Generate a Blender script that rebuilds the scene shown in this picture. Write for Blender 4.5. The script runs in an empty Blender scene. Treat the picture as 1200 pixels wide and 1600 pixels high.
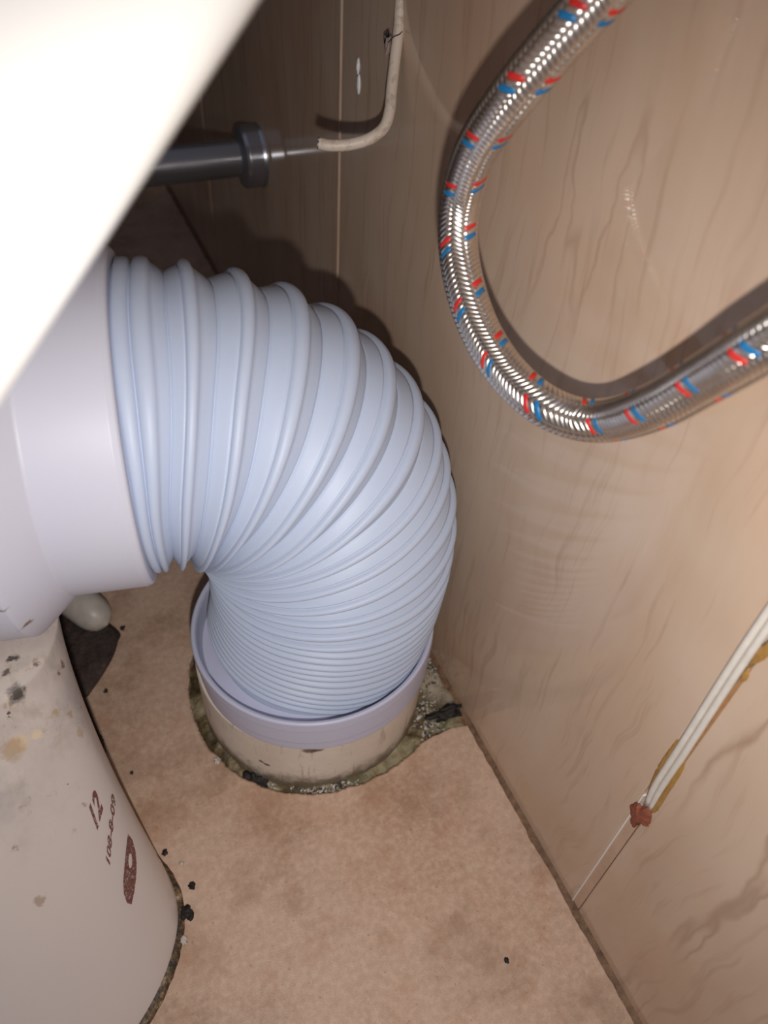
import bpy, bmesh, math, random
import numpy as np
from mathutils import Vector, Matrix, noise
from mathutils.bvhtree import BVHTree
random.seed(7)
S = bpy.context.scene
COL = S.collection

# ------------------------------------------------------------------ camera
F = 1200.0
RW = np.array([[0.91339117, -0.25032036, 0.32102381],
               [-0.40301286, -0.66727554, 0.62635772],
               [0.05742124, -0.70148633, -0.71036591]])     # camera (right, down, forward) -> world
CAMP = np.array([0.0, 0.0, 0.35])
cam = bpy.data.cameras.new('camera')
camo = bpy.data.objects.new('camera', cam)
COL.objects.link(camo)
M = Matrix(((RW[0, 0], -RW[0, 1], -RW[0, 2], CAMP[0]),
            (RW[1, 0], -RW[1, 1], -RW[1, 2], CAMP[1]),
            (RW[2, 0], -RW[2, 1], -RW[2, 2], CAMP[2]),
            (0, 0, 0, 1)))
camo.matrix_world = M
cam.sensor_fit = 'HORIZONTAL'
cam.sensor_width = 36.0
cam.lens = 36.0
cam.clip_start = 0.005
cam.dof.use_dof = True
cam.dof.focus_distance = 0.285
cam.dof.aperture_fstop = 36 / 2.2
S.camera = camo

# ------------------------------------------------------------------ light
W = bpy.data.worlds.new('world')
S.world = W
W.use_nodes = True
W.node_tree.nodes['Background'].inputs[0].default_value = (0.72, 0.79, 1.0, 1)
W.node_tree.nodes['Background'].inputs[1].default_value = 0.17
fl = bpy.data.lights.new('phone_flash', 'SPOT')
fl.energy = 1.68
fl.color = (1.0, 0.965, 0.925)
fl.shadow_soft_size = 0.0035
fl.spot_size = math.radians(124)
fl.spot_blend = 1.0
flo = bpy.data.objects.new('phone_flash', fl)
COL.objects.link(flo)
fp = CAMP + RW @ np.array([0.003, 0.034, 0.0])
fm = M.copy()
fm.translation = Vector(fp)
flo.matrix_world = fm

S.view_settings.view_transform = 'Standard'
S.view_settings.look = 'None'
S.view_settings.exposure = 0.45
S.view_settings.gamma = 1.0
S.view_settings.use_curve_mapping = False

# ------------------------------------------------------------------ helpers
def ray(px, py):
    return RW @ np.array([(px - 600) / F, (py - 800) / F, 1.0])

WX = 0.139                                   # tile face of the right wall
def on_floor(px, py, z=0.0):
    r = ray(px, py)
    return CAMP + r * ((z - CAMP[2]) / r[2])

def on_wall(px, py, x=WX):
    r = ray(px, py)
    return CAMP + r * (x / r[0])

def at(px, py, d):
    return CAMP + ray(px, py) * d

def tag(o, label=None, cat=None, group=None, kind=None):
    if label: o['label'] = label
    if cat: o['category'] = cat
    if group: o['group'] = group
    if kind: o['kind'] = kind
    return o

def empty(name, loc, label, cat, group=None):
    o = bpy.data.objects.new(name, None)
    o.empty_display_size = 0.01
    o.location = loc
    COL.objects.link(o)
    return tag(o, label, cat, group)

def root_loc(o):
    v = Vector((0, 0, 0))
    while o:
        v += o.location
        o = o.parent
    return v

def mesh(name, verts, faces, mat, parent=None, smooth=True, origin=None):
    """verts in world coordinates"""
    off = root_loc(parent) if parent else Vector((0, 0, 0))
    if origin is not None:
        off = Vector(origin)
    off = np.array(off)
    V = np.asarray(verts, float) - off
    me = bpy.data.meshes.new(name)
    me.from_pydata(V.tolist(), [], [list(map(int, f)) for f in faces])
    me.validate()
    me.update()
    if smooth:
        me.polygons.foreach_set('use_smooth', [True] * len(me.polygons))
    if mat: me.materials.append(mat)
    o = bpy.data.objects.new(name, me)
    COL.objects.link(o)
    if parent: o.parent = parent
    elif origin is not None: o.location = Vector(origin)
    return o

def bm_mesh(name, bm, mat, parent=None, smooth=True, origin=None):
    bmesh.ops.recalc_face_normals(bm, faces=bm.faces)
    bm.verts.index_update()
    V = [v.co[:] for v in bm.verts]
    Fc = [[v.index for v in f.verts] for f in bm.faces]
    bm.free()
    return mesh(name, V, Fc, mat, parent, smooth, origin)

def grid_faces(n, m, closed=True, base=0):
    fs = []
    for i in range(n - 1):
        for j in range(m if closed else m - 1):
            k = (j + 1) % m
            fs.append((base + i * m + j, base + i * m + k, base + (i + 1) * m + k, base + (i + 1) * m + j))
    return fs

def catmull(pts, per=12):
    P = np.array(pts, float)
    P = np.vstack([2 * P[0] - P[1], P, 2 * P[-1] - P[-2]])
    out = []
    for i in range(1, len(P) - 2):
        p0, p1, p2, p3 = P[i - 1:i + 3]
        for t in np.linspace(0, 1, per, endpoint=False):
            out.append(.5 * ((2 * p1) + (-p0 + p2) * t + (2 * p0 - 5 * p1 + 4 * p2 - p3) * t * t + (-p0 + 3 * p1 - 3 * p2 + p3) * t ** 3))
    out.append(P[-2])
    return np.array(out)

def resample(P, n):
    s = np.r_[0, np.cumsum(np.linalg.norm(np.diff(P, axis=0), axis=1))]
    q = np.linspace(0, s[-1], n)
    return np.stack([np.interp(q, s, P[:, k]) for k in range(P.shape[1])], 1), q

def frames(P):
    T = np.gradient(P, axis=0)
    T /= np.linalg.norm(T, axis=1)[:, None]
    N = np.zeros_like(T)
    a = np.array([0, 0, 1.0]) if abs(T[0][2]) < .9 else np.array([1.0, 0, 0])
    n = a - T[0] * (a @ T[0])
    N[0] = n / np.linalg.norm(n)
    for i in range(1, len(P)):
        n = N[i - 1] - T[i] * (N[i - 1] @ T[i])
        N[i] = n / np.linalg.norm(n)
    return T, N, np.cross(T, N)

def tube(P, r, m=16, caps=True):
    P = np.asarray(P, float)
    T, N, B = frames(P)
    r = np.broadcast_to(r, (len(P),))
    th = np.linspace(0, 2 * np.pi, m, endpoint=False)
    V = P[:, None] + r[:, None, None] * (np.cos(th)[None, :, None] * N[:, None] + np.sin(th)[None, :, None] * B[:, None])
    V = V.reshape(-1, 3)
    fs = grid_faces(len(P), m)
    if caps:
        fs.append(tuple(range(m - 1, -1, -1)))
        fs.append(tuple(range((len(P) - 1) * m, len(P) * m)))
    return V, fs

def lathe(center, axis, prof, m=96, close=False):
    """prof: list of (r, h) along axis; support loops keep its corners crisp"""
    q = []
    for i in range(len(prof) - 1):
        a, b = np.array(prof[i]), np.array(prof[i + 1])
        L = np.linalg.norm(b - a)
        q.append(a)
        if L > .0012: q += [a + (b - a) * (.0003 / L), b + (a - b) * (.0003 / L)]
    prof = q + [np.array(prof[-1])]
    a = np.array(axis, float); a /= np.linalg.norm(a)
    w = np.array([0, 1.0, 0]) if abs(a[1]) < .8 else np.array([1.0, 0, 0])
    b = w - a * (a @ w); b /= np.linalg.norm(b)
    n = np.cross(b, a)
    th = np.linspace(0, 2 * np.pi, m, endpoint=False)
    V = []
    for r, h in prof:
        V += list(np.array(center) + a * h + r * (np.cos(th)[:, None] * n + np.sin(th)[:, None] * b))
    fs = grid_faces(len(prof), m)
    if close:
        k = (len(prof) - 1) * m
        fs += [(k + j, k + (j + 1) % m, (j + 1) % m, j) for j in range(m)]
    return np.array(V), fs

def rock(center, size, seed, sub=2, amp=.3):
    bm = bmesh.new()
    bmesh.ops.create_icosphere(bm, subdivisions=sub, radius=1)
    c = Vector(center)
    for v in bm.verts:
        d = 1 + amp * noise.noise(v.co * 1.6 + Vector((seed * 7.3, seed * 3.1, seed))) + .5 * amp * noise.noise(v.co * 4 + Vector((seed, 9, seed)))
        v.co = c + Vector((v.co.x * size[0], v.co.y * size[1], v.co.z * size[2])) * d
    V = [v.co[:] for v in bm.verts]
    Fc = [[v.index for v in f.verts] for f in bm.faces]
    bm.free()
    return V, Fc

# ---- node helpers
class NT:
    def __init__(s, name):
        s.m = bpy.data.materials.new(name)
        s.m.use_nodes = True
        s.t = s.m.node_tree
        s.b = s.t.nodes['Principled BSDF']
        s.tc = s.t.nodes.new('ShaderNodeTexCoord')
        s.obj = s.tc.outputs['Object']
    def n(s, typ, **kw):
        nd = s.t.nodes.new(typ)
        for k, v in kw.items(): setattr(nd, k, v)
        return nd
    def put(s, sock, val):
        if isinstance(val, bpy.types.NodeSocket): s.t.links.new(val, sock)
        elif val is not None:
            if isinstance(val, (tuple, list)) and len(val) == 3 and sock.type == 'RGBA': val = (*val, 1)
            sock.default_value = val
    def mapping(s, scale=(1, 1, 1), rot=(0, 0, 0), loc=(0, 0, 0), vec=None):
        nd = s.n('ShaderNodeMapping')
        s.put(nd.inputs['Vector'], vec or s.obj)
        nd.inputs['Scale'].default_value = scale
        nd.inputs['Rotation'].default_value = rot
        nd.inputs['Location'].default_value = loc
        return nd.outputs[0]
    def noise(s, scale, detail=4, rough=.55, dist=0, vec=None, color=False):
        nd = s.n('ShaderNodeTexNoise')
        s.put(nd.inputs['Vector'], vec or s.obj)
        nd.inputs['Scale'].default_value = scale
        nd.inputs['Detail'].default_value = detail
        nd.inputs['Roughness'].default_value = rough
        nd.inputs['Distortion'].default_value = dist
        return nd.outputs['Color' if color else 'Fac']
    def ramp(s, fac, stops):
        nd = s.n('ShaderNodeValToRGB')
        s.put(nd.inputs[0], fac)
        e = nd.color_ramp.elements
        while len(e) < len(stops): e.new(.5)
        for x, (p, c) in zip(e, stops):
            x.position = p
            x.color = (c, c, c, 1) if isinstance(c, (int, float)) else (*c, 1)
        return nd.outputs[0]
    def math(s, op, a, b=0.0, clamp=False):
        nd = s.n('ShaderNodeMath', operation=op, use_clamp=clamp)
        s.put(nd.inputs[0], a); s.put(nd.inputs[1], b)
        return nd.outputs[0]
    def vmath(s, op, a, b=None):
        nd = s.n('ShaderNodeVectorMath', operation=op)
        s.put(nd.inputs[0], a)
        if b is not None: s.put(nd.inputs[1], b)
        return nd.outputs['Value' if op in ('DISTANCE', 'LENGTH', 'DOT_PRODUCT') else 0]
    def mix(s, fac, a, b, mode='MIX'):
        nd = s.n('ShaderNodeMix', data_type='RGBA', blend_type=mode)
        s.put(nd.inputs[0], fac); s.put(nd.inputs[6], a); s.put(nd.inputs[7], b)
        return nd.outputs[2]
    def sep(s, vec=None):
        nd = s.n('ShaderNodeSeparateXYZ')
        s.put(nd.inputs[0], vec or s.obj)
        return nd.outputs
    def bump(s, h, strength=.3, dist=.001):
        nd = s.n('ShaderNodeBump')
        nd.inputs['Strength'].default_value = strength
        nd.inputs['Distance'].default_value = dist
        s.put(nd.inputs['Height'], h)
        s.put(s.b.inputs['Normal'], nd.outputs[0])
    def warped(s, amp, scale):
        nz = s.noise(scale, 3, color=True)
        c = s.vmath('SUBTRACT', nz, (.5, .5, .5))
        nd = s.n('ShaderNodeVectorMath', operation='SCALE')
        s.put(nd.inputs[0], c); nd.inputs['Scale'].default_value = amp
        return s.vmath('ADD', s.obj, nd.outputs[0])
    def spot(s, pos, rad, vec, soft=.35, stretch=None):
        """1 inside a blotch of its own shape around pos"""
        v = s.vmath('SUBTRACT', vec, tuple(pos))
        if stretch is not None: v = s.vmath('MULTIPLY', v, stretch)
        d = s.vmath('LENGTH', v)
        nd = s.n('ShaderNodeMapRange', clamp=True)
        s.put(nd.inputs[0], d)
        nd.inputs[1].default_value = rad
        nd.inputs[2].default_value = rad * (1 - soft)
        nd.inputs[3].default_value = 0
        nd.inputs[4].default_value = 1
        return nd.outputs[0]
    def done(s, color, rough=.5, metal=0, **kw):
        s.put(s.b.inputs['Base Color'], color)
        s.put(s.b.inputs['Roughness'], rough)
        s.put(s.b.inputs['Metallic'], metal)
        for k, v in kw.items(): s.put(s.b.inputs[k], v)
        return s.m

def lin(r, g, b):
    f = lambda c: (c / 255 / 12.92) if c / 255 <= .04045 else ((c / 255 + .055) / 1.055) ** 2.4
    return (f(r), f(g), f(b))

# ------------------------------------------------------------------ materials
def m_wall():
    t = NT('wall_tile_glaze')
    w = t.warped(.035, 9)
    mv = t.mapping((30, 26, 2.0), (math.radians(-9), 0, 0), vec=w)
    g = t.noise(1.0, 7, .6, vec=mv)
    base = t.ramp(g, [(.25, lin(186, 157, 133)), (.5, lin(199, 172, 149)), (.75, lin(208, 184, 162))])
    big = t.noise(11, 3)
    base = t.mix(t.ramp(big, [(.42, 0), (.68, .5)]), base, lin(192, 150, 122))
    pale = t.noise(7, 3, vec=t.mapping((1, 1, 1), loc=(3, 1, 5)))
    base = t.mix(t.ramp(pale, [(.45, 0), (.7, .6)]), base, lin(214, 196, 178))
    # thin mineral veins, nearly upright and wavering
    for k, (sc, rot, wd, dark) in enumerate((((9, 16, 1.1), -5, .010, lin(146, 112, 88)), ((9, 11, 1.0), 9, .007, lin(150, 116, 92)))):
        v = t.noise(1.0, 4, .55, vec=t.mapping(sc, (math.radians(rot), 0, 0), (k * 5.3 + 1.7, 2.1 * k, .7), vec=t.warped(.010, 26 + 14 * k)))
        d = t.math('ABSOLUTE', t.math('SUBTRACT', v, .5))
        line = t.ramp(d, [(0, 1), (wd, .0)])
        msk = t.ramp(t.noise(9, 2, vec=t.mapping((1, 1, 1), loc=(k * 4, 7, 2))), [(.51, 0), (.62, .5 - .18 * k)])
        base = t.mix(t.math('MULTIPLY', line, msk), base, dark)
    fine = t.noise(1.0, 3, .6, vec=t.mapping((60, 240, 14), (math.radians(-9), 0, 0), vec=w))
    base = t.mix(t.ramp(fine, [(.55, 0), (.72, .28)]), base, lin(150, 112, 86))
    t.bump(t.noise(22, 1), .02, .002)
    return t.done(base, t.ramp(t.noise(30, 3), [(.3, .06), (.7, .10)]), **{'Specular IOR Level': .5})

def m_floor():
    t = NT('floor_tile')
    a = t.noise(13, 5, .6)
    base = t.ramp(a, [(.3, lin(184, 149, 126)), (.5, lin(201, 169, 147)), (.72, lin(212, 182, 160))])
    b = t.noise(330, 4, .65)
    base = t.mix(t.ramp(b, [(.42, 0), (.66, .45)]), base, lin(232, 204, 178))
    r = t.noise(60, 4, .6, vec=t.mapping((1, 1, 1), loc=(4, 4, 4)))
    base = t.mix(t.ramp(r, [(.52, 0), (.7, .35)]), base, lin(184, 132, 102))
    dk = t.noise(520, 2, .5, vec=t.mapping((1, 1, 1), loc=(8, 1, 4)))
    base = t.mix(t.ramp(dk, [(.66, 0), (.74, .35)]), base, lin(120, 84, 66))
    w = t.warped(.02, 60)
    dirt = t.ramp(t.noise(24, 5, .7, vec=t.mapping((1, 1, 1), loc=(1, 9, 3))), [(.5, 0), (.66, .45)])
    base = t.mix(dirt, base, lin(136, 100, 74))
    for (px, py), rad in (((300, 1490), .016), ((420, 1262), .020), ((590, 1235), .016), ((250, 1270), .016)):
        base = t.mix(t.math('MULTIPLY', t.spot(on_floor(px, py), rad, w, .9), .35), base, lin(140, 96, 52))
    t.bump(t.math('ADD', t.noise(260, 4), t.noise(1300, 2)), .22, .0006)
    return t.done(base, .42)

def m_plain(name, c, rough=.5, metal=0, nz=0, nscale=80, bump=0, **kw):
    t = NT(name)
    col = c
    if nz:
        col = t.mix(t.ramp(t.noise(nscale, 4), [(.35, 0), (.7, nz)]), c, tuple(x * .55 for x in c))
    if bump: t.bump(t.noise(nscale * 4, 3), bump, .0006)
    return t.done(col, rough, metal, **kw)

M_wall = m_wall()
M_floor = m_floor()
M_grout = m_plain('pale_joint_grout', lin(206, 188, 172), .8, nz=.4, nscale=120, bump=.3)
M_grout_pink = m_plain('pinkish_joint_filler', lin(203, 171, 147), .6, nz=.35, nscale=90, bump=.2)
M_plaster = m_plain('plain_plaster', lin(150, 130, 115), .8, nz=.3, nscale=9)
M_black = m_plain('black_core', (.01, .01, .012), .5)

def m_pvc(name, c, rough, blue):
    t = NT(name)
    col = t.mix(t.ramp(t.noise(22, 3), [(.35, 0), (.7, .25)]), c, blue)
    t.bump(t.noise(420, 3), .08, .0004)
    return t.done(col, rough, **{'Subsurface Weight': .12, 'Subsurface Radius': (.3, .4, 1.0), 'Subsurface Scale': .003})
M_sleeve = m_pvc('bluish_white_pvc', lin(188, 198, 218), .50, lin(180, 192, 220))
M_socket = m_pvc('white_pvc', lin(212, 212, 228), .30, lin(206, 206, 226))
M_collar = m_pvc('lilac_grey_pvc', lin(200, 200, 220), .42, lin(192, 194, 216))

# ------------------------------------------------------------------ room shell
STUB = np.array([0.0725, 0.2080, 0.0])
# floor: one tile sheet with a rough cut-out for the drain, as a radial fan around the drain
hole_px = [(676, 1008), (737, 1131), (700, 1137), (672, 1150), (652, 1166), (622, 1193), (582, 1216), (540, 1231), (490, 1239),
           (440, 1236), (402, 1226), (375, 1211), (345, 1187), (318, 1155), (301, 1112), (295, 1062), (302, 1008)]
hp = [on_floor(*p)[:2] for p in hole_px]
far = [(STUB[0] - .052, .249), (STUB[0] - .03, .272), (STUB[0] + .01, .292), (STUB[0] + .045, .282)]
ctrl = hp + [np.array(q) for q in far]
ca = np.array([math.atan2(q[1] - STUB[1], q[0] - STUB[0]) % (2 * math.pi) for q in ctrl])
cr = np.array([math.hypot(q[1] - STUB[1], q[0] - STUB[0]) for q in ctrl])
oi = np.argsort(ca)
ca, cr = ca[oi], cr[oi]
NA = 360
ang = np.arange(NA) * 2 * math.pi / NA
hr = np.interp(ang, np.r_[ca[-1] - 2 * math.pi, ca, ca[0] + 2 * math.pi], np.r_[cr[-1], cr, cr[0]])
hr += np.array([.0009 * noise.noise(Vector((math.cos(a) * 9, math.sin(a) * 9, 2))) + .0006 * noise.noise(Vector((math.cos(a) * 40, math.sin(a) * 40, 5))) for a in ang])
FX0, FX1, FY0, FY1 = -.75, .145, -.5, .95
V, Fc = [], []
for a, r in zip(ang, hr):
    c, s = math.cos(a), math.sin(a)
    r = min(r, (WX + .004 - STUB[0]) / c if c > 1e-6 else 9)
    lim = min([(FX1 - STUB[0]) / c if c > 1e-9 else 9, (FX0 - STUB[0]) / c if c < -1e-9 else 9,
               (FY1 - STUB[1]) / s if s > 1e-9 else 9, (FY0 - STUB[1]) / s if s < -1e-9 else 9])
    r = min(r, lim - .0005)
    V += [(STUB[0] + r * c, STUB[1] + r * s, -.012), (STUB[0] + (r + .0) * c, STUB[1] + r * s, -.0007),
          (STUB[0] + min(r + .0009, lim) * c, STUB[1] + min(r + .0009, lim) * s, 0), (STUB[0] + lim * c, STUB[1] + lim * s, 0)]
for j in range(NA):
    k = (j + 1) % NA
    for q in range(3):
        Fc.append((4 * j + q, 4 * j + q + 1, 4 * k + q + 1, 4 * k + q))
floor = tag(mesh('floor', V, Fc, M_floor, smooth=False), 'beige mottled stone-look floor tile around the drain opening', kind='structure')
def box(x0, x1, y0, y1, z0, z1, bev=0, seg=2):
    bm = bmesh.new()
    bmesh.ops.create_cube(bm, size=1)
    for v in bm.verts:
        v.co = Vector(((x0 + x1) / 2 + v.co.x * (x1 - x0), (y0 + y1) / 2 + v.co.y * (y1 - y0), (z0 + z1) / 2 + v.co.z * (z1 - z0)))
    if bev: bmesh.ops.bevel(bm, geom=bm.edges[:], offset=bev, segments=seg, affect='EDGES', profile=.5)
    return bm
sub = tag(bm_mesh('subfloor', box(FX0, FX1, FY0, FY1, -.05, -.013), M_plaster, floor, smooth=False), 'rough screed under the floor tile')

wall = tag(bm_mesh('wall_right', box(WX + .0012, WX + .05, FY0, FY1, -.012, 1.3), M_grout, smooth=False),
           'beige marble-look tiled wall behind the toilet', kind='structure')
J0, PITCH = 0.0612, 0.2858
for iz, (z0, z1) in enumerate(((.0008, .412), (.4145, .826), (.8285, 1.24))):
    for k in range(-2, 4):
        y0 = J0 + k * PITCH + (.0024 if k == 0 else .0011)
        y1 = J0 + (k + 1) * PITCH - (.0024 if k == -1 else .0011)
        y0, y1 = max(y0, FY0), min(y1, FY1)
        if y1 - y0 < .02: continue
        bm_mesh('tile', box(WX, WX + .008, y0, y1, z0, z1, .0006), M_wall, wall, smooth=False)
# pale filler in the upright joint below the cable, and the white edge beside it
bm_mesh('joint_filler', box(WX + .0003, WX + .002, J0 - .0021, J0 + .0016, .001, .0975), M_grout_pink, wall, smooth=False)
M_white_line = m_plain('white_joint_edge', lin(232, 222, 212), .6)
bm_mesh('white_joint_line', box(WX - .0001, WX + .002, J0 + .0016, J0 + .0023, .001, .104), M_white_line, wall, smooth=False)
tag(bm_mesh('wall_back', box(FX0, FX1, FY1, FY1 + .05, 0, 1.3), M_plaster, smooth=False), 'dim plain wall far behind the toilet', kind='structure')
tag(bm_mesh('wall_left', box(FX0 - .05, FX0, FY0, FY1, 0, 1.3), M_plaster, smooth=False), 'plain wall beyond the toilet', kind='structure')

# grimy joint between floor and wall
def m_grime():
    t = NT('brown_grime_joint')
    c = t.ramp(t.noise(160, 5, .7), [(.3, lin(74, 52, 38)), (.5, lin(122, 92, 68)), (.7, lin(150, 118, 90))])
    t.bump(t.noise(500, 4), .6, .001)
    return t.done(c, .7)
M_grime = m_grime()
V = []
ys = np.linspace(FY0 + .01, FY1 - .01, 700)
for y in ys:
    w = .0030 + .0011 * noise.noise(Vector((y * 60, 0, 3))) + .0006 * noise.noise(Vector((y * 220, 0, 1)))
    h = .0014 + .0005 * noise.noise(Vector((y * 90, 5, 3)))
    for (dx, z) in ((-w, -.0004), (-w * .7, h * .35), (-w * .3, h * .6), (.0004, h)):
        V.append((WX + dx, y, z))
tag(mesh('trim_1', V, grid_faces(len(ys), 4, False), M_grime), 'brown grimy grout line where floor meets the tiled wall', kind='structure')

# ------------------------------------------------------------------ toilet
TL = (-.22, .207, 0)
toilet = empty('toilet', TL, 'white ceramic toilet with sloping underside and stained, stamped pedestal', 'toilet')
base_o = [(-.46, .02), (-.25, .028), (-.14, .045), (-.075, .066), (-.0385, .089), (-.021, .110), (-.0160, .130), (-.0215, .152), (-.033, .175),
          (-.055, .205), (-.068, .240), (-.078, .270), (-.080, .300), (-.075, .318), (-.080, .335), (-.10, .352), (-.14, .37), (-.25, .385), (-.46, .39)]
neck_o = [(-.46, .13), (-.25, .145), (-.14, .155), (-.085, .163), (-.062, .170), (-.047, .178), (-.038, .186), (-.033, .194), (-.030, .203),
          (-.029, .212), (-.030, .221), (-.034, .231), (-.041, .240), (-.050, .249), (-.066, .257), (-.09, .262), (-.14, .268), (-.25, .275), (-.46, .285)]
bo = resample(catmull(base_o, 16), 160)[0]
# keep correspondence: sample both splines by the same parameter
bo = catmull(base_o, 10)
no = catmull(neck_o, 10)
def section(z):
    u = z / .109
    e = 1 - (1 - u) ** 1.25
    return bo * (1 - e) + no * e
zs = [0, .0015, .004] + list(np.linspace(.01, .109, 40))
V = []
for z in zs:
    s2 = section(z)
    if z < .004:
        c = np.array([-.2, .207])
        s2 = c + (s2 - c) * (1 - (.004 - z) * .8)
    V += [(x, y, z) for x, y in s2]
m = len(bo)
PF = grid_faces(len(zs), m, True)
PF.append(tuple(range((len(zs) - 1) * m, len(zs) * m)))
PED_V = np.array(V)
ped_bvh = BVHTree.FromPolygons([tuple(v) for v in PED_V], PF)
def ped_hit(px, py):
    r = ray(px, py)
    h = ped_bvh.ray_cast(Vector(CAMP), Vector(r).normalized())
    return (np.array(h[0]), np.array(h[1])) if h[0] is not None else (None, None)

def m_ceramic_stained():
    t = NT('stained_ceramic')
    off = np.array(TL)
    base = t.mix(t.ramp(t.noise(7, 3), [(.35, 0), (.7, .5)]), lin(214, 200, 190), lin(200, 190, 188))
    w = t.warped(.008, 130)
    z = t.sep()[2]
    # old cement wash and dirt high on the neck
    band = t.ramp(t.math('ADD', z, t.math('MULTIPLY', t.math('SUBTRACT', t.noise(45, 4), .5), .05)), [(.066, 0), (.082, 1)])
    smear = t.ramp(t.noise(1.0, 5, .65, vec=t.mapping((120, 120, 55), vec=w)), [(.50, 0), (.66, .40)])
    base = t.mix(t.math('MULTIPLY', band, smear), base, lin(166, 148, 128))
    base = t.mix(t.math('MULTIPLY', t.math('MULTIPLY', band, t.ramp(t.noise(60, 4, .6), [(.4, .1), (.7, .55)])), .8), base, lin(158, 152, 150))
    rust = t.ramp(t.noise(1.0, 4, .65, vec=t.mapping((150, 150, 60), loc=(3, 3, 8), vec=w)), [(.62, 0), (.70, .5)])
    base = t.mix(t.math('MULTIPLY', band, rust), base, lin(150, 112, 70))
    pale = t.ramp(t.noise(1.0, 4, .65, vec=t.mapping((110, 110, 70), loc=(9, 1, 2), vec=w)), [(.64, 0), (.72, .5)])
    base = t.mix(t.math('MULTIPLY', band, pale), base, lin(226, 206, 178))
    blot = [((27, 1085), .0042, lin(58, 50, 46), .9), ((20, 1029), .0020, lin(62, 56, 54), .9), ((10, 1052), .0018, lin(80, 64, 56), .85),
            ((56, 1039), .0016, lin(96, 88, 84), .8), ((98, 1040), .0020, lin(120, 76, 44), .8), ((92, 1052), .0018, lin(112, 80, 50), .8),
            ((14, 1115), .0010, lin(70, 60, 54), .9), ((30, 1162), .0045, lin(222, 196, 160), .7), ((20, 1172), .0050, lin(170, 138, 100), .6),
            ((58, 1148), .0024, lin(226, 204, 172), .8), ((88, 1112), .0022, lin(176, 150, 104), .7), ((62, 1408), .0025, lin(150, 116, 88), .55),
            ((26, 1324), .0012, lin(150, 120, 96), .6), ((131, 1257), .0013, lin(150, 138, 110), .6), ((115, 1298), .0018, lin(170, 150, 128), .4),
            ((105, 1226), .0007, lin(50, 40, 36), .95), ((110, 1115), .0022, lin(168, 136, 92), .6), ((125, 1145), .0024, lin(178, 150, 106), .55)]
    w2 = t.warped(.005, 420)
    for (px, py), rad, c, a in blot:
        p, _ = ped_hit(px, py)
        if p is None: continue
        base = t.mix(t.math('MULTIPLY', t.spot(p - off, rad, w2, .5), a), base, c)
    rough = t.mix(band, (.22, .22, .22), (.55, .55, .55))
    t.bump(t.math('MULTIPLY', t.noise(300, 4), band), .25, .0006)
    return t.done(base, rough)
M_ped = m_ceramic_stained()
pedestal = mesh('pedestal', V, PF, M_ped, toilet)
# rounded toe of the far side of the foot
A_, B_ = np.array([-.050, .328, .016]), np.array([-.0185, .2775, .0062])
dA = B_ - A_
Pt, rt = [], []
for f in np.linspace(0, 1, 24):
    Pt.append(A_ + dA * f)
    e = max(0, (f - .80) / .20)
    rt.append(max(.0004, (.0125 - .0035 * f) * math.sqrt(max(0, 1 - e * e))))
V2, F2 = tube(Pt, np.array(rt), 28)
V2[:, 2] = np.maximum(V2[:, 2], 0)
mesh('foot_toe', V2, F2, m_plain('grimy_ceramic', lin(208, 198, 188), .4, nz=.5, nscale=140), toilet)

M_cer = m_plain('white_glazed_ceramic', lin(246, 243, 238), .14, nz=.0)
# bowl rear and shelf: a slab whose underside slopes up towards the wall
prof = [(-.42, .2666), (-.0168, .2666), (.078, .3775), (.0834, .3926), (.0834, .425), (.076, .436), (-.42, .436)]
bm = bmesh.new()
ny = [.102, .300]
la = [bm.verts.new((x, ny[0], z)) for x, z in prof]
lb = [bm.verts.new((x, ny[1], z)) for x, z in prof]
bm.faces.new(la); bm.faces.new(lb[::-1])
for i in range(len(prof)):
    j = (i + 1) % len(prof)
    bm.faces.new((la[i], lb[i], lb[j], la[j]))
bmesh.ops.bevel(bm, geom=[e for e in bm.edges], offset=.011, segments=5, affect='EDGES', profile=.5)
o = bm_mesh('bowl_shelf', bm, M_cer, toilet)
# trunk between pedestal and bowl, and the outlet horn hidden in the socket
V, Fc = [], []
for z in np.linspace(.10, .272, 8):
    for a in np.linspace(0, 2 * np.pi, 48, endpoint=False):
        V.append((-.30 + .125 * math.copysign(abs(math.cos(a)) ** .7, math.cos(a)), .207 + (.075 + (z - .1) * .1) * math.copysign(abs(math.sin(a)) ** .7, math.sin(a)), z))
mesh('trunk', V, grid_faces(8, 48), M_cer, toilet)

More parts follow.
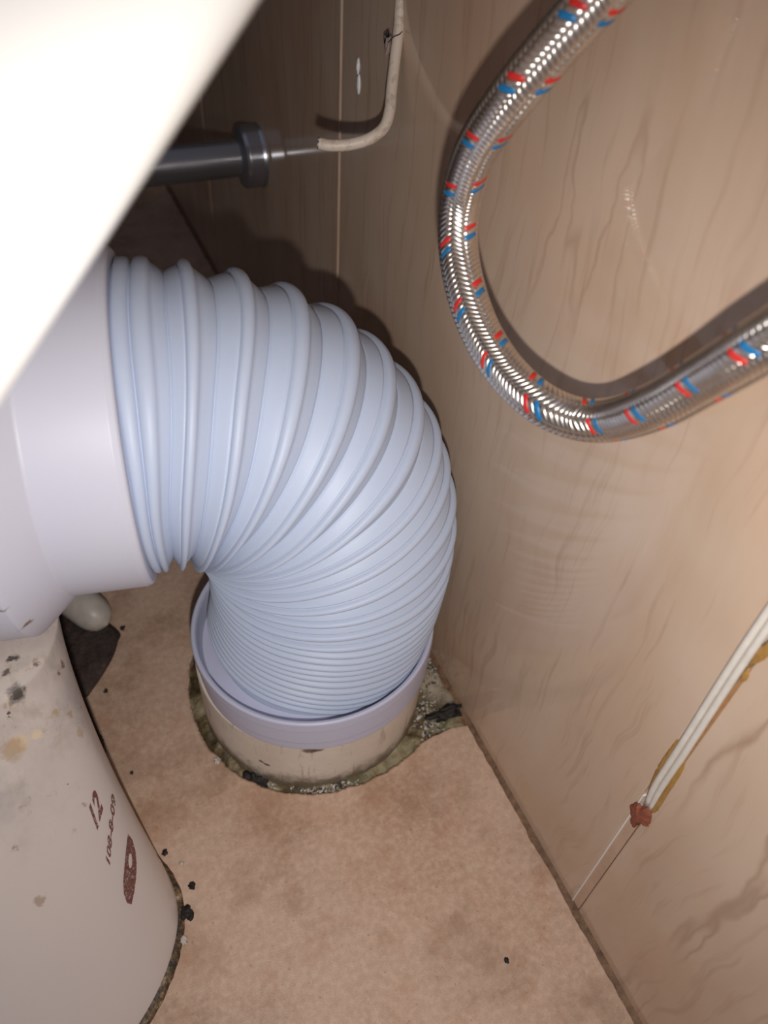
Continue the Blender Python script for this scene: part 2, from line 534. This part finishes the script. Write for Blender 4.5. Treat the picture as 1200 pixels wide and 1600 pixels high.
# the printed marks on the pedestal
def m_stamp():
    t = NT('worn_red_brown_stamp_ink')
    a = t.ramp(t.noise(900, 4, .7), [(.36, .25), (.55, 1)])
    c = t.mix(t.noise(500, 2), lin(92, 48, 44), lin(132, 82, 72))
    return t.done(c, .6, Alpha=a)
M_stamp = m_stamp()
def stamp_text(txt, origin, u, v, name, width):
    cu = bpy.data.curves.new(name, 'FONT')
    cu.body = txt
    cu.resolution_u = 3
    cu.offset = .036
    to = bpy.data.objects.new(name, cu)
    COL.objects.link(to)
    dg = bpy.context.evaluated_depsgraph_get()
    me = bpy.data.meshes.new_from_object(to.evaluated_get(dg))
    bm = bmesh.new(); bm.from_mesh(me)
    bpy.data.objects.remove(to)
    bmesh.ops.triangulate(bm, faces=bm.faces[:])
    bmesh.ops.subdivide_edges(bm, edges=bm.edges[:], cuts=1)
    xs = [w.co.x for w in bm.verts]
    x0, x1 = min(xs), max(xs)
    P = []
    for w in bm.verts:
        a = (w.co.x - x0) / (x1 - x0)
        b = w.co.y / .70
        p, n = ped_hit(origin[0] + a * u[0] + b * v[0], origin[1] + a * u[1] + b * v[1])
        P.append(p + n * .00025)
    bm.verts.index_update()
    Fs = [[q.index for q in f.verts] for f in bm.faces]
    bm.free()
    return mesh(name, P, Fs, M_stamp, pedestal, False)
stamp_text('12', (151, 1296), (9, -34), (-12, -34), 'stamped_number', 2)['label'] = 'faded red-brown number stamped on the pedestal'
stamp_text('108-8-09', (171, 1352), (9, -104), (-6, -10), 'stamped_code', 8)['label'] = 'faded red-brown stamped code on the pedestal'
blk = [(199, 1303), (206, 1312), (211, 1330), (213, 1350), (212, 1372), (209, 1395), (205, 1413), (198, 1411), (193, 1396), (192, 1376), (194, 1352), (196, 1330)]
hol = [(203, 1330), (206, 1340), (206, 1352), (202, 1356), (199, 1348), (200, 1336)]
P, Fs = [], []
nb = len(blk)
for ring in range(3):
    for i, (x, y) in enumerate(blk):
        hx, hy = hol[i % 6] if False else (203 + 3 * math.cos(2 * math.pi * i / nb - 1.57), 1345 + 12 * math.sin(2 * math.pi * i / nb - 1.57))
        f = ring / 2
        p, n = ped_hit(x * (1 - f) + hx * f, y * (1 - f) + hy * f)
        P.append(p + n * .00025)
mesh('stamped_block', P, grid_faces(3, nb), M_stamp, pedestal, False)['label'] = 'worn red-brown rectangular stamp on the pedestal'

# thin dark brown patch on the floor in the hollow between the pedestal feet
M_dark_patch = NT('dark_rough_patch')
c = M_dark_patch.ramp(M_dark_patch.noise(220, 5, .7), [(.3, lin(40, 32, 30)), (.6, lin(74, 60, 54)), (.75, lin(104, 78, 66))])
M_dark_patch.bump(M_dark_patch.noise(420, 4), .6, .001)
M_dark_patch = M_dark_patch.done(c, .75)
dp = [on_floor(*p)[:2] for p in ((184, 984), (184, 1004), (176, 1028), (160, 1056), (140, 1085), (128, 1104))]
dp = [np.array(q) for q in [(-.046, .30), (-.03, .30)]] + dp + [np.array(q) for q in [(-.033, .205), (-.06, .20), (-.08, .24), (-.07, .29)]]
dc = catmull(dp + [dp[0]], 8)[:-1]
cc = dc.mean(0)
V, Fc = [], []
for f, z in ((1.0, .0), (.975, .0016), (.9, .0022), (.6, .003), (.3, .003), (.02, .003)):
    for i, q in enumerate(dc):
        q2 = cc + (q - cc) * f
        V.append((q2[0], q2[1], z + (.0008 * noise.noise(Vector((q2[0] * 150, q2[1] * 150, 1))) if z > .001 else 0)))
tag(mesh('dark_patch', V, grid_faces(6, len(dc)), M_dark_patch, origin=(cc[0], cc[1], 0)), 'dark rough patch on the floor behind the pedestal', 'cement')

# sealant / dirt line along the foot of the pedestal
V = []
seg = bo[18:100]
ctr = np.array([-.2, .2])
for i, q in enumerate(seg):
    d = (q - ctr) / np.linalg.norm(q - ctr)
    k = .0022 + .0016 * noise.noise(Vector((q[0] * 90, q[1] * 90, 4))) + .0008 * noise.noise(Vector((q[0] * 300, q[1] * 300, 4)))
    k = max(k * .7, .0005)
    for (e, z) in ((-.004, .0020), (k * .3, .0016), (k * .75, .0009), (k, 0.0)):
        p = q + d * e
        V.append((p[0], p[1], z))
def m_seal():
    t = NT('dirty_sealant')
    c = t.ramp(t.noise(240, 5, .7), [(.32, lin(38, 28, 22)), (.48, lin(78, 60, 42)), (.58, lin(128, 102, 70)), (.70, lin(206, 190, 166))])
    t.bump(t.noise(600, 4), .6, .001)
    return t.done(c, .5)
M_seal = m_seal()
tag(mesh('sealant_bead', V, grid_faces(len(seg), 4, False), M_seal, origin=(seg[40][0], seg[40][1], 0)),
    'dirty brown sealant line around the foot of the toilet pedestal', 'sealant')

# ------------------------------------------------------------------ drain stub, mortar
mortar_c = STUB.copy()
def m_mortar():
    t = NT('wet_greenish_mortar')
    c = t.ramp(t.noise(70, 5, .7), [(.30, lin(40, 32, 22)), (.45, lin(96, 80, 54)), (.55, lin(136, 120, 88)), (.70, lin(190, 176, 148))])
    g = t.ramp(t.noise(45, 3, vec=t.mapping((1, 1, 1), loc=(2, 5, 1))), [(.5, 0), (.68, .55)])
    c = t.mix(g, c, lin(88, 98, 62))
    w = t.warped(.010, 90)
    c = t.mix(t.math('MULTIPLY', t.spot(on_floor(700, 1068) - mortar_c, .016, w, .5), .7), c, lin(196, 180, 160))
    c = t.mix(t.math('MULTIPLY', t.spot(on_floor(625, 1180) - mortar_c, .016, w, .6), .6), c, lin(178, 166, 132))
    w2 = t.warped(.008, 200)
    for (px, py), rad, a in (((460, 1232), .004, .85), ((560, 1226), .004, .7), ((350, 1180), .004, .6), ((708, 1108), .0045, .95), ((690, 1118), .004, .95), ((398, 1215), .0065, .95), ((430, 1225), .005, .8), ((535, 1222), .005, .8), ((585, 1212), .004, .6), ((650, 1080), .004, .6)):
        c = t.mix(t.math('MULTIPLY', t.spot(on_floor(px, py) - mortar_c, rad, w2, .4), a), c, lin(34, 28, 24))
    for (px, py), rad, a in (((657, 1120), .005, .8), ((728, 1120), .006, .6)):
        c = t.mix(t.math('MULTIPLY', t.spot(on_floor(px, py) - mortar_c, rad, w2, .6), a), c, lin(128, 80, 36))
    t.bump(t.noise(330, 5, .7), .7, .0015)
    return t.done(c, t.ramp(t.noise(60, 3), [(.35, .22), (.65, .6)]))
M_mortar = m_mortar()
V, Fc = [], []
nr = 22
mz = {}
for i in range(nr):
    f = i / (nr - 1)
    for j, a in enumerate(ang):
        c, s = math.cos(a), math.sin(a)
        r1 = hr[j] + .0005
        if c > 1e-6: r1 = min(r1, (WX + .0005 - STUB[0]) / c)
        r = .048 + (r1 - .048) * f
        x, y = STUB[0] + r * c, STUB[1] + r * s
        lev = -.0045 + .0040 * min(1, max(0, (r * c - .050) / .010))
        z = lev + .0022 * noise.noise(Vector((x * 70, y * 70, 3))) + .0016 * noise.noise(Vector((x * 210, y * 210, 8)))
        z -= .0012 * math.exp(-((f - 1) / .12) ** 2)
        z += .003 * math.exp(-((r - .056) / .004) ** 2) * (.5 + .5 * noise.noise(Vector((x * 60, y * 60, 6))))
        V.append((x, y, z))
        mz[(i, j)] = (x, y, z)
MF = grid_faces(nr, NA)
mort = tag(mesh('mortar_bed', V, MF, M_mortar, origin=tuple(STUB)), 'rough greenish brown mortar ring around the floor drain pipe', 'mortar')
M_grit = NT('grit')
gc = M_grit.ramp(M_grit.noise(700, 2), [(.40, lin(58, 50, 42)), (.48, lin(140, 126, 108)), (.56, lin(196, 188, 176)), (.68, lin(222, 216, 208))])
M_grit = M_grit.done(gc, .5)
V, Fc = [], []
for k in range(760):
    # most of the grit lies beside the wall, some along the front of the ring
    if k < 330:
        p = on_floor(random.gauss(672, 15), random.uniform(1015, 1135))[:2] if k < 230 else on_floor(random.gauss(668, 8), random.uniform(1090, 1155))[:2]
    else:
        p = on_floor(random.choice([random.gauss(560, 30), random.gauss(410, 12), random.gauss(490, 14), random.gauss(530, 25)]), random.gauss(1228, 6))[:2]
    d = math.hypot(p[0] - STUB[0], p[1] - STUB[1])
    j = int((math.atan2(p[1] - STUB[1], p[0] - STUB[0]) % (2 * math.pi)) / (2 * math.pi) * NA) % NA
    if d < .0566 or d > hr[j] - .001 or p[0] > WX - .0015: continue
    i = (d - .048) / (hr[j] - .048) * (nr - 1)
    z = mz[(min(nr - 1, int(round(i))), j)][2]
    sz = random.uniform(.0003, .0011)
    v, f = rock((p[0], p[1], z + sz * .3), (sz, sz * random.uniform(.7, 1.3), sz * .8), k, 1, .5)
    b = len(V)
    V += v
    Fc += [[q + b for q in ff] for ff in f]
tag(mesh('grit', V, Fc, M_grit, mort, False), 'pale sand and gravel crumbs on the mortar', kind='stuff')
# two dark lumps stuck on the mortar
M_dark = m_plain('black_dirt', lin(36, 30, 27), .6, nz=.4, nscale=300, bump=.5)
for (px, py), sz, lb in (((397, 1216), (.0045, .004, .003), 'black crumbly lump on the mortar at the front of the drain'),
                         ((702, 1112), (.0085, .003, .0022), 'elongated black lump on the mortar near the wall')):
    p = on_floor(px, py)
    v, f = rock((p[0], p[1], -.0003 if px > 600 else -.0045), sz, px, 4, 1.1)
    tag(mesh('dirt_lump', v, f, M_dark, origin=(p[0], p[1], 0)), lb, 'dirt')

def m_stub():
    t = NT('old_beige_pipe')
    off = STUB
    c = t.mix(t.ramp(t.noise(40, 4, .6), [(.35, 0), (.7, .5)]), lin(230, 218, 204), lin(206, 190, 170))
    z = t.sep()[2]
    low = t.ramp(t.math('ADD', z, t.math('MULTIPLY', t.math('SUBTRACT', t.noise(130, 4, .7), .5), .022)), [(.0, .85), (.009, 0)])
    c = t.mix(low, c, lin(104, 84, 58))
    st = t.ramp(t.noise(1.0, 4, .7, vec=t.mapping((240, 240, 30))), [(.58, 0), (.70, .5)])
    c = t.mix(st, c, lin(140, 112, 84))
    w = t.warped(.004, 260)
    for (px, py), rad in (((485, 1173), .0042), ((496, 1172), .003), ((415, 1194), .0022), ((408, 1190), .002)):
        r_ = ray(px, py)
        # nearest hit with the stub's outer cylinder
        a_ = r_[0] ** 2 + r_[1] ** 2
        ox, oy = -STUB[0], -STUB[1]
        b_ = 2 * (ox * r_[0] + oy * r_[1]); c_ = ox * ox + oy * oy - .056 ** 2
        dd = b_ * b_ - 4 * a_ * c_
        if dd < 0: continue
        p = CAMP + r_ * ((-b_ - math.sqrt(dd)) / (2 * a_))
        c = t.mix(t.math('MULTIPLY', t.spot(p - off, rad, w, .4, (1, 1, 1.8)), .85), c, lin(84, 58, 42))
    t.bump(t.noise(300, 4), .35, .0006)
    return t.done(c, .55)
M_stub = m_stub()
stub = empty('drain_pipe', tuple(STUB), 'beige cut-off drain pipe standing in the floor mortar', 'pipe')
V, Fc = lathe(STUB, (0, 0, 1), [(.0522, -.012), (.0522, .0345), (.0526, .0355), (.0552, .0358), (.0560, .0350), (.0560, -.012)], 128)
V = np.array(V)
for v in V:
    if v[2] > .02:
        a = math.atan2(v[1] - STUB[1], v[0] - STUB[0])
        v[2] += .0011 * noise.noise(Vector((math.cos(a) * 4, math.sin(a) * 4, 1))) + .0004 * noise.noise(Vector((math.cos(a) * 30, math.sin(a) * 30, 1)))
mesh('pipe_wall', V, Fc, M_stub, stub)

# ------------------------------------------------------------------ flexible connector
BZ = np.array([0.0165, 0.2214, 0.1791, 0.0644, -0.0009, 0.0755, 0.2072, 0.052, 0.0127, 0.0710, -0.0121, 0.0, -0.0064])
P0 = BZ[:3]; P1 = P0 + np.array([BZ[3], BZ[10], BZ[4]]); P3 = BZ[5:8]; P2 = P3 + np.array([BZ[8], BZ[12], BZ[9]])
tt = np.linspace(0, 1, 3001)[:, None]
BC = (1 - tt) ** 3 * P0 + 3 * (1 - tt) ** 2 * tt * P1 + 3 * (1 - tt) * tt ** 2 * P2 + tt ** 3 * P3
BT = 3 * (1 - tt) ** 2 * (P1 - P0) + 6 * (1 - tt) * tt * (P2 - P1) + 3 * tt ** 2 * (P3 - P2)
BT /= np.linalg.norm(BT, axis=1)[:, None]
BS = np.r_[0, np.cumsum(np.linalg.norm(np.diff(BC, axis=0), axis=1))]
LEN = BS[-1]
conn = empty('flexible_toilet_connector', (P3[0], P3[1], .03), 'bluish white corrugated plastic toilet connector bent down into the floor drain', 'pipe')
rib = [.0004, .0045] + [x / 1000 for x in (13.9, 24.6, 34.4, 43.8, 53.0, 62.2, 71.3, 80.5, 90.0, 99.5, 108.5, 115.5)]
while rib[-1] + .0042 < LEN - .002: rib.append(rib[-1] + (.0050 if len(rib) < 17 else .0042))
prof = [(-.012, .0500), (-.0022, .0510)]
def rtop(s):      # rib radius narrows slightly towards the floor
    u = min(1, max(0, (s - .09) / .05))
    return .0535 - .0022 * u
for i, s in enumerate(rib):
    R = rtop(s)
    g0 = s - (rib[i - 1] if i else 0)
    g1 = (rib[i + 1] if i + 1 < len(rib) else LEN) - s
    hw = min(.0014, .40 * min(g0, g1))
    if i < 2: hw = .0019
    sh = .0017 if min(g0, g1) > .006 else .0016       # ridge height above its shoulder
    for a in np.linspace(-1, 1, 9):
        prof.append((s + hw * a, R - sh + sh * math.sqrt(max(0, 1 - a * a))))
    if g1 > .0062:                                     # a wide band with a fold in it
        e0, e1 = s + hw, s + g1 - min(.0014, .40 * g1)
        deep = min(.0034, .42 * (e1 - e0))
        b0 = R - sh - .0004
        for f in (.03, .12, .25, .38, .455):
            prof.append((e0 + (e1 - e0) * f, b0 - deep * (f / .47) ** 1.1))
        prof.append((e0 + (e1 - e0) * .475, b0 - deep - .0005))
        for f in (.495, .57, .68, .80, .92, .965):
            q = (f - .48) / .52
            prof.append((e0 + (e1 - e0) * f, b0 - deep * (1 - q) ** 1.15))
        prof.append((e1 - .00012, b0 - .0005))
    else:
        prof.append((s + g1 / 2, R - sh - .0006))
prof.append((LEN - .0005, .0506)); prof.append((LEN + .010, .0470))
prof = sorted(prof, key=lambda q: q[0])
MA = 160
th = np.linspace(0, 2 * np.pi, MA, endpoint=False)
V = []
for s, r in prof:
    if s < 0: c, T = P0 + BT[0] * s, BT[0]
    elif s > LEN: c, T = P3 + BT[-1] * (s - LEN), BT[-1]
    else:
        k = min(3000, np.searchsorted(BS, s)); c, T = BC[k], BT[k]
    # small irregular lean of each ring, as bent plastic has
    wob = .0
    w_ = np.array([0, 1.0, 0]); b_ = w_ - T * (T @ w_); b_ /= np.linalg.norm(b_); n_ = np.cross(b_, T)
    sh_ = np.array([.0006 * noise.noise(Vector((math.cos(a) * 1.3, math.sin(a) * 1.3, s * 55))) for a in th])
    V += list(c + (r + sh_)[:, None] * (np.cos(th)[:, None] * n_ + np.sin(th)[:, None] * b_) + T * (sh_ * 2.2)[:, None])
mesh('corrugated_sleeve', V, grid_faces(len(prof), MA), M_sleeve, conn)
# smooth cuff and stepped socket towards the toilet
T0 = BT[0]
def m_sock():
    t = NT('white_pvc_socket')
    off = np.array(conn.location)
    c = t.mix(t.ramp(t.noise(15, 3), [(.35, 0), (.7, .25)]), lin(204, 204, 217), lin(194, 194, 212))
    w = t.warped(.007, 260)
    return t, c, w, off
t, c, w, off = m_sock()
AX0 = P0; 
def socket_hit(px, py, R):
    r_ = ray(px, py)
    # intersect with cylinder of radius R around the axis (AX0, T0)
    dp_ = CAMP - AX0
    d1 = r_ - T0 * (r_ @ T0); d0 = dp_ - T0 * (dp_ @ T0)
    A, B_, C_ = d1 @ d1, 2 * d1 @ d0, d0 @ d0 - R * R
    D = B_ * B_ - 4 * A * C_
    return CAMP + r_ * ((-B_ - math.sqrt(D)) / (2 * A)) if D > 0 else None
for (px, py), rad, cc_, a in (((48, 982), .0040, lin(112, 84, 62), .85), ((60, 984), .0026, lin(120, 90, 64), .8), ((6, 953), .0020, lin(130, 104, 84), .8), ((40, 999), .0016, lin(130, 104, 90), .6)):
    p = socket_hit(px, py, .069)
    if p is None: continue
    st = (1, 1, 1)
    c = t.mix(t.math('MULTIPLY', t.spot(p - off, rad, w, .5, (1, 1, 2.2)), a), c, cc_)
t.bump(t.noise(300, 2), .05, .0004)
M_sock = t.done(c, .46, **{'Subsurface Weight': .1, 'Subsurface Radius': (.4, .4, 1), 'Subsurface Scale': .003})
V, Fc = lathe(P0, T0, [(.0500, -.0016), (.0560, -.0016), (.0568, -.0022), (.0574, -.004), (.0574, -.0272), (.0577, -.0280), (.0682, -.0388), (.0690, -.0400), (.0690, -.135), (.064, -.1352), (.064, -.08)], 160)
mesh('socket', V, Fc, M_sock, conn)
CC = np.array([.0743, .2035, 0])
tilt = np.array([-.03, .02, 1.0])
V, Fc = lathe(CC, tilt, [(.0440, .014), (.0440, .0500), (.0520, .0505), (.0536, .0590), (.0542, .0601), (.0554, .0605), (.0562, .0597), (.0563, .0545), (.0557, .0538), (.0556, .0440), (.0553, .0432), (.0552, .0382), (.0500, .0365), (.0497, .014)], 160, True)
mesh('collar', V, Fc, M_collar, conn)

# ------------------------------------------------------------------ braided hose
HD = .0115
hp_ = [(1085, -170, .142), (1010, -95, .150), (950, -22, .160), (874, 62, .170), (803, 148, .182), (748, 228, .200), (722, 305, .216), (716, 380, .222), (727, 450, .222),
       (752, 520, .220), (792, 582, .215), (845, 630, .208), (905, 655, .204), (965, 654, .196), (1035, 630, .178), (1105, 590, .164), (1172, 550, .150), (1240, 508, .140), (1330, 450, .130), (1430, 380, .122)]
HP = catmull([at(*q) for q in hp_], 24)
HP, HS = resample(HP, 2600)
HT, HN, HB = frames(HP)
hose = empty('braided_hose', tuple(HP[1300]), 'steel braided flexible water hose with red and blue threads, curving in front of the wall', 'hose')
M_rub = m_plain('dark_hose_core', lin(60, 56, 52), .5)
V, Fc = tube(HP[::8], HD / 2 - .00072, 32)
mesh('hose_core', V, Fc, M_rub, hose)
def m_metal(name, c, rough, metal=1):
    t = NT(name)
    col = t.mix(t.ramp(t.noise(260, 3), [(.35, 0), (.7, .5)]), c, tuple(x * .72 for x in c))
    return t.done(col, rough, metal)
M_steel = m_metal('braid_steel', (.78, .72, .66), .30)
M_red = m_metal('red_thread', lin(206, 44, 40), .38, 0)
M_blue = m_metal('blue_thread', lin(22, 112, 168), .38, 0)
NS, PT, CDIR = 12, .0185, 1
HL = HS[-1]
step = PT / 60
sn = np.arange(0, HL, step)
ctrP = np.stack([np.interp(sn, HS, HP[:, k]) for k in range(3)], 1)
ctrT = np.stack([np.interp(sn, HS, HT[:, k]) for k in range(3)], 1)
ctrN = np.stack([np.interp(sn, HS, HN[:, k]) for k in range(3)], 1)
ctrB = np.stack([np.interp(sn, HS, HB[:, k]) for k in range(3)], 1)
hgt = np.array([-.00022, .00006, .0, .00009, .0, .00006, -.00022])
wof = np.linspace(-.5, .5, 7) * .00142
rm = HD / 2 - .00035
for dr in (1, -1):
    for i in range(NS):
        phi0 = 2 * np.pi * i / NS
        phi = phi0 + dr * 2 * np.pi * sn / PT
        other = (phi0 + dr * 4 * np.pi * sn / PT) * NS / (2 * np.pi)     # coordinate counted in crossing strands
        w = np.cos(2 * np.pi * ((i + other) - 1) / 6)
        if dr < 0: w = -w
        w = np.clip(2.2 * w, -1, 1)
        r = rm + .00033 * w
        rad = np.cos(phi)[:, None] * ctrN + np.sin(phi)[:, None] * ctrB
        tng = -np.sin(phi)[:, None] * ctrN + np.cos(phi)[:, None] * ctrB
        k = 2 * np.pi * rm / PT
        across = (ctrT * k - dr * tng) / math.hypot(1, k)                 # in the surface, at right angles to the strand
        V = ctrP[:, None] + rad[:, None] * (r[:, None, None] + hgt[None, :, None]) + across[:, None] * wof[None, :, None]
        nm, mt = 'steel_strand', M_steel
        if i == 4 and dr == CDIR: nm, mt = 'red_strand', M_red
        if i == 2 and dr == CDIR: nm, mt = 'blue_strand', M_blue
        o = mesh(nm, V.reshape(-1, 3), grid_faces(len(sn), 7, False), mt, hose)
        if nm != 'steel_strand': o['label'] = nm.split('_')[0] + ' coloured thread woven into the braid'

# ------------------------------------------------------------------ cut cable hanging by the wall
cp = [(636, -120, .262), (631, -60, .268), (627, -10, .273), (623, 45, .278), (617, 95, .281), (612, 140, .282), (609, 172, .282), (600, 199, .282), (577, 217, .282), (545, 226, .282), (515, 227, .282), (498, 224, .282)]
CP = resample(catmull([at(*q) for q in cp], 16), 140)[0]
cable = empty('cut_cable', tuple(CP[-1]), 'white electric cable hanging by the wall with a cut-off end', 'cable')
def m_cable():
    t = NT('dusty_white_cable')
    c = t.mix(t.ramp(t.noise(300, 4, .7), [(.5, 0), (.7, .6)]), lin(216, 200, 184), lin(150, 126, 104))
    return t.done(c, .45)
M_cable = m_cable()
V, Fc = tube(CP, .0021, 20)
V = np.array(V)
for k in range(20):           # ragged cut
    V[139 * 20 + k] += (CP[-1] - CP[-2]) / np.linalg.norm(CP[-1] - CP[-2]) * (.0009 * math.sin(k * 1.9) + .0005 * math.sin(k * 4.3))
Fc = Fc[:-1]
# open end with an inner lip
T = (CP[-1] - CP[-2]) / np.linalg.norm(CP[-1] - CP[-2])
Tn, Nn, Bn = frames(CP)
V = list(V)
b0 = len(V)
for (rr, dd) in ((.0013, -.0002), (.0013, -.004)):
    for k in range(20):
        a = 2 * math.pi * k / 20
        V.append(CP[-1] + T * dd + rr * (math.cos(a) * Nn[-1] + math.sin(a) * Bn[-1]))
for k in range(20):
    q = (k + 1) % 20
    Fc.append((139 * 20 + k, 139 * 20 + q, b0 + q, b0 + k))
    Fc.append((b0 + k, b0 + q, b0 + 20 + q, b0 + 20 + k))
mesh('sheath', V, Fc, M_cable, cable)
M_copper = m_plain('dull_copper', (.30, .14, .08), .4, 1)
for dx in (-.00055, .00055):
    V, Fc = tube(np.array([CP[-1] - T * .006 + Nn[-1] * dx, CP[-1] - T * .001 + Nn[-1] * dx]), .00055, 12)
    mesh('core_wire', V, Fc, M_black if dx < 0 else M_copper, cable)
# lint and torn tape caught on the upper part
tp = at(606, 74, .279)
V, Fc = rock(tp, (.0012, .0012, .0030), 5, 2, .7)
mesh('torn_tape', V, Fc, m_plain('torn_tape', lin(150, 130, 122), .6, nz=.6, nscale=900), cable, False)
V, Fc = rock(at(604, 62, .281), (.0011, .0010, .0022), 9, 2, .7)
mesh('lint', V, Fc, M_black, cable, False)
V, Fc = tube(catmull([at(607, 66, .2765), at(615, 58, .2745), at(624, 54, .2745), at(630, 47, .278)], 8), .00013, 6)
mesh('hair', V, Fc, M_black, cable)

# ------------------------------------------------------------------ chrome pipe stub at the wall
pc = on_wall(406, 243)
chrome = empty('chrome_pipe', (WX, pc[1], pc[2]), 'dark chrome pipe with wall flange, deep behind the toilet', 'pipe')
M_chrome = m_plain('tarnished_chrome', (.36, .36, .39), .26, .8)
V, Fc = lathe((WX, pc[1], pc[2]), (-1, 0, 0), [(.0001, .3), (.0105, .3), (.0108, .299), (.0108, .012)], 64)
mesh('pipe_tube', V, Fc, M_chrome, chrome)
V, Fc = lathe((WX, pc[1], pc[2]), (-1, 0, 0), [(.0188, .0), (.0188, .0012), (.0182, .0022), (.0182, .0105), (.0172, .0125), (.0130, .0140), (.0108, .0145)], 64)
mesh('flange', V, Fc, M_chrome, chrome)

# ------------------------------------------------------------------ twin cable laid in the wall joint
tw = empty('twin_cable', (WX, J0, .10), 'white twin-core cable set upright in the wall tile joint', 'cable')
M_tw = m_plain('white_cable_sheath', lin(222, 214, 204), .4, nz=.25, nscale=200)
for s_ in (-1, 1):
    P = []
    for z in np.linspace(.1005, .62, 90):
        bend = -.0012 * math.exp(-((z - .100) / .012) ** 2) + .0006 * math.sin(z * 40)
        spread = .00112 * (1 - .25 * math.exp(-((z - .1) / .01) ** 2))
        P.append((WX - .0004 + .0012 * math.exp(-((z - .1) / .006) ** 2), J0 + .0001 + s_ * spread + bend, z))
    V, Fc = tube(P, .00112, 16)
    mesh('cable_core', V, Fc, M_tw, tw)

# yellow-brown glue smears along that cable
def m_glue():
    t = NT('amber_glue')
    c = t.mix(t.noise(240, 4, .7), lin(190, 148, 78), lin(138, 96, 48))
    return t.done(c, .35)
M_glue = m_glue()
def smear(pts, name, label, mat, thick=.0007, seed=0, cat='glue'):
    q = [on_wall(*p) for p in pts]
    C2 = catmull([(p[1], p[2]) for p in q] + [(q[0][1], q[0][2])], 7)[:-1]
    c0 = C2.mean(0)
    V, n_ = [], len(C2)
    for f, h in ((1.0, 0), (.93, .5), (.78, .85), (.45, 1), (.03, 1)):
        for i, p in enumerate(C2):
            pp = c0 + (p - c0) * (f * 1.12 + (.22 * noise.noise(Vector((i * .9, seed, 1))) if f > .5 else 0))
            V.append((WX - thick * h * (1 + .5 * noise.noise(Vector((pp[0] * 700, pp[1] * 700, seed)))), pp[0], pp[1]))
    return tag(mesh(name, V, grid_faces(5, n_), mat, origin=(WX, c0[0], c0[1])), label, cat)
smear([(1014, 1248), (1018, 1222), (1030, 1196), (1046, 1172), (1058, 1160), (1058, 1172), (1046, 1190), (1030, 1214), (1018, 1244)], 'glue_smear', 'olive-yellow glue smear on the left of the wall cable near its lower end', M_glue, seed=1)
smear([(1018, 1268), (1030, 1246), (1042, 1222), (1058, 1196), (1068, 1190), (1066, 1204), (1056, 1222), (1044, 1240), (1030, 1262)], 'glue_smear', 'brown glue smear on the right of the wall cable near its lower end', M_glue, seed=2)
smear([(1153, 1030), (1152, 1014), (1162, 1003), (1172, 1000), (1170, 1010), (1162, 1022)], 'glue_smear', 'amber glue blob left of the wall cable, high up', M_glue, seed=3)
smear([(1172, 1040), (1180, 1022), (1194, 1008), (1208, 1000), (1210, 1014), (1196, 1028), (1182, 1036)], 'glue_smear', 'amber glue blob right of the wall cable, high up', M_glue, seed=4)
smear([(1090, 1118), (1094, 1106), (1104, 1096), (1108, 1098), (1100, 1110)], 'glue_smear', 'small amber glue spot left of the wall cable midway', M_glue, seed=5)
smear([(1158, 1064), (1162, 1052), (1170, 1044), (1170, 1056), (1164, 1064)], 'glue_smear', 'small amber glue spot right of the wall cable midway', M_glue, seed=6)
smear([(1062, 1192), (1088, 1150), (1116, 1112), (1144, 1076), (1164, 1052), (1166, 1056), (1146, 1086), (1120, 1122), (1092, 1160), (1066, 1196)], 'glue_smear', 'long thin brown glue edge along the right side of the wall cable', m_plain('brown_glue', lin(176, 130, 88), .5, nz=.5, nscale=300), .0004, 9)
M_terra = m_plain('terracotta_filler', lin(150, 84, 62), .8, nz=.6, nscale=420, bump=.6)
smear([(988, 1258), (998, 1256), (1004, 1262), (1014, 1262), (1017, 1274), (1012, 1288), (1002, 1284), (992, 1290), (990, 1274)], 'filler_lump', 'reddish filler lump where the wall cable ends', M_terra, .0018, 7, 'filler')

# ------------------------------------------------------------------ small marks and crumbs
M_drop = m_plain('shiny_white_drop', (.9, .9, .9), .08)
for k, (px, py, h) in enumerate(((560, 104, .0030), (561, 132, .0036))):
    p = on_wall(px, py)
    V, Fc = rock((WX, p[1], p[2]), (.0010, .0013, h), k + 3, 3, .25)
    tag(mesh('wall_drop', V, Fc, M_drop, origin=(WX, p[1], p[2])), ('upper' if k == 0 else 'lower') + ' shiny white drop on the wall left of the hanging cable', 'drop')
crumbs = [((293, 1428), .0022, 'largest dark crumb on the floor beside the toilet foot', 0), ((300, 1385), .0013, 'dark crumb on the floor just above the largest crumb', 0),
          ((258, 1333), .0011, 'small dark crumb beside the upper edge of the toilet foot', 0), ((155, 1161), .0022, 'dark crumb caught against the pedestal edge', 0),
          ((206, 1208), .0007, 'tiny dark speck on the floor right of the pedestal stamp', 0), ((791, 1501), .0008, 'tiny dark speck on the bare floor near the wall', 0),
          ((192, 982), .0012, 'small dark crumb right of the dark patch', 0), ((166, 1080), .0009, 'small dark crumb below the dark patch', 0),
          ((284, 1350), .0007, 'tiny pale crumb on the floor near the toilet foot', 1), ((287, 1470), .0014, 'white crumb stuck at the toilet foot', 1), ((340, 1190), .0014, 'white crumb at the left rim of the mortar', 1)]
M_pale = m_plain('pale_crumb', lin(210, 200, 188), .5, nz=.4, nscale=500)
for k, ((px, py), sz, lb, kind) in enumerate(crumbs):
    p = on_floor(px, py)
    V, Fc = rock((p[0], p[1], sz * .55), (sz, sz * 1.2, sz * .7), k + 11, 3, .9)
    tag(mesh('floor_crumb', V, Fc, M_pale if kind else M_dark, origin=(p[0], p[1], 0)), lb, 'crumb', 'crumbs on the floor')
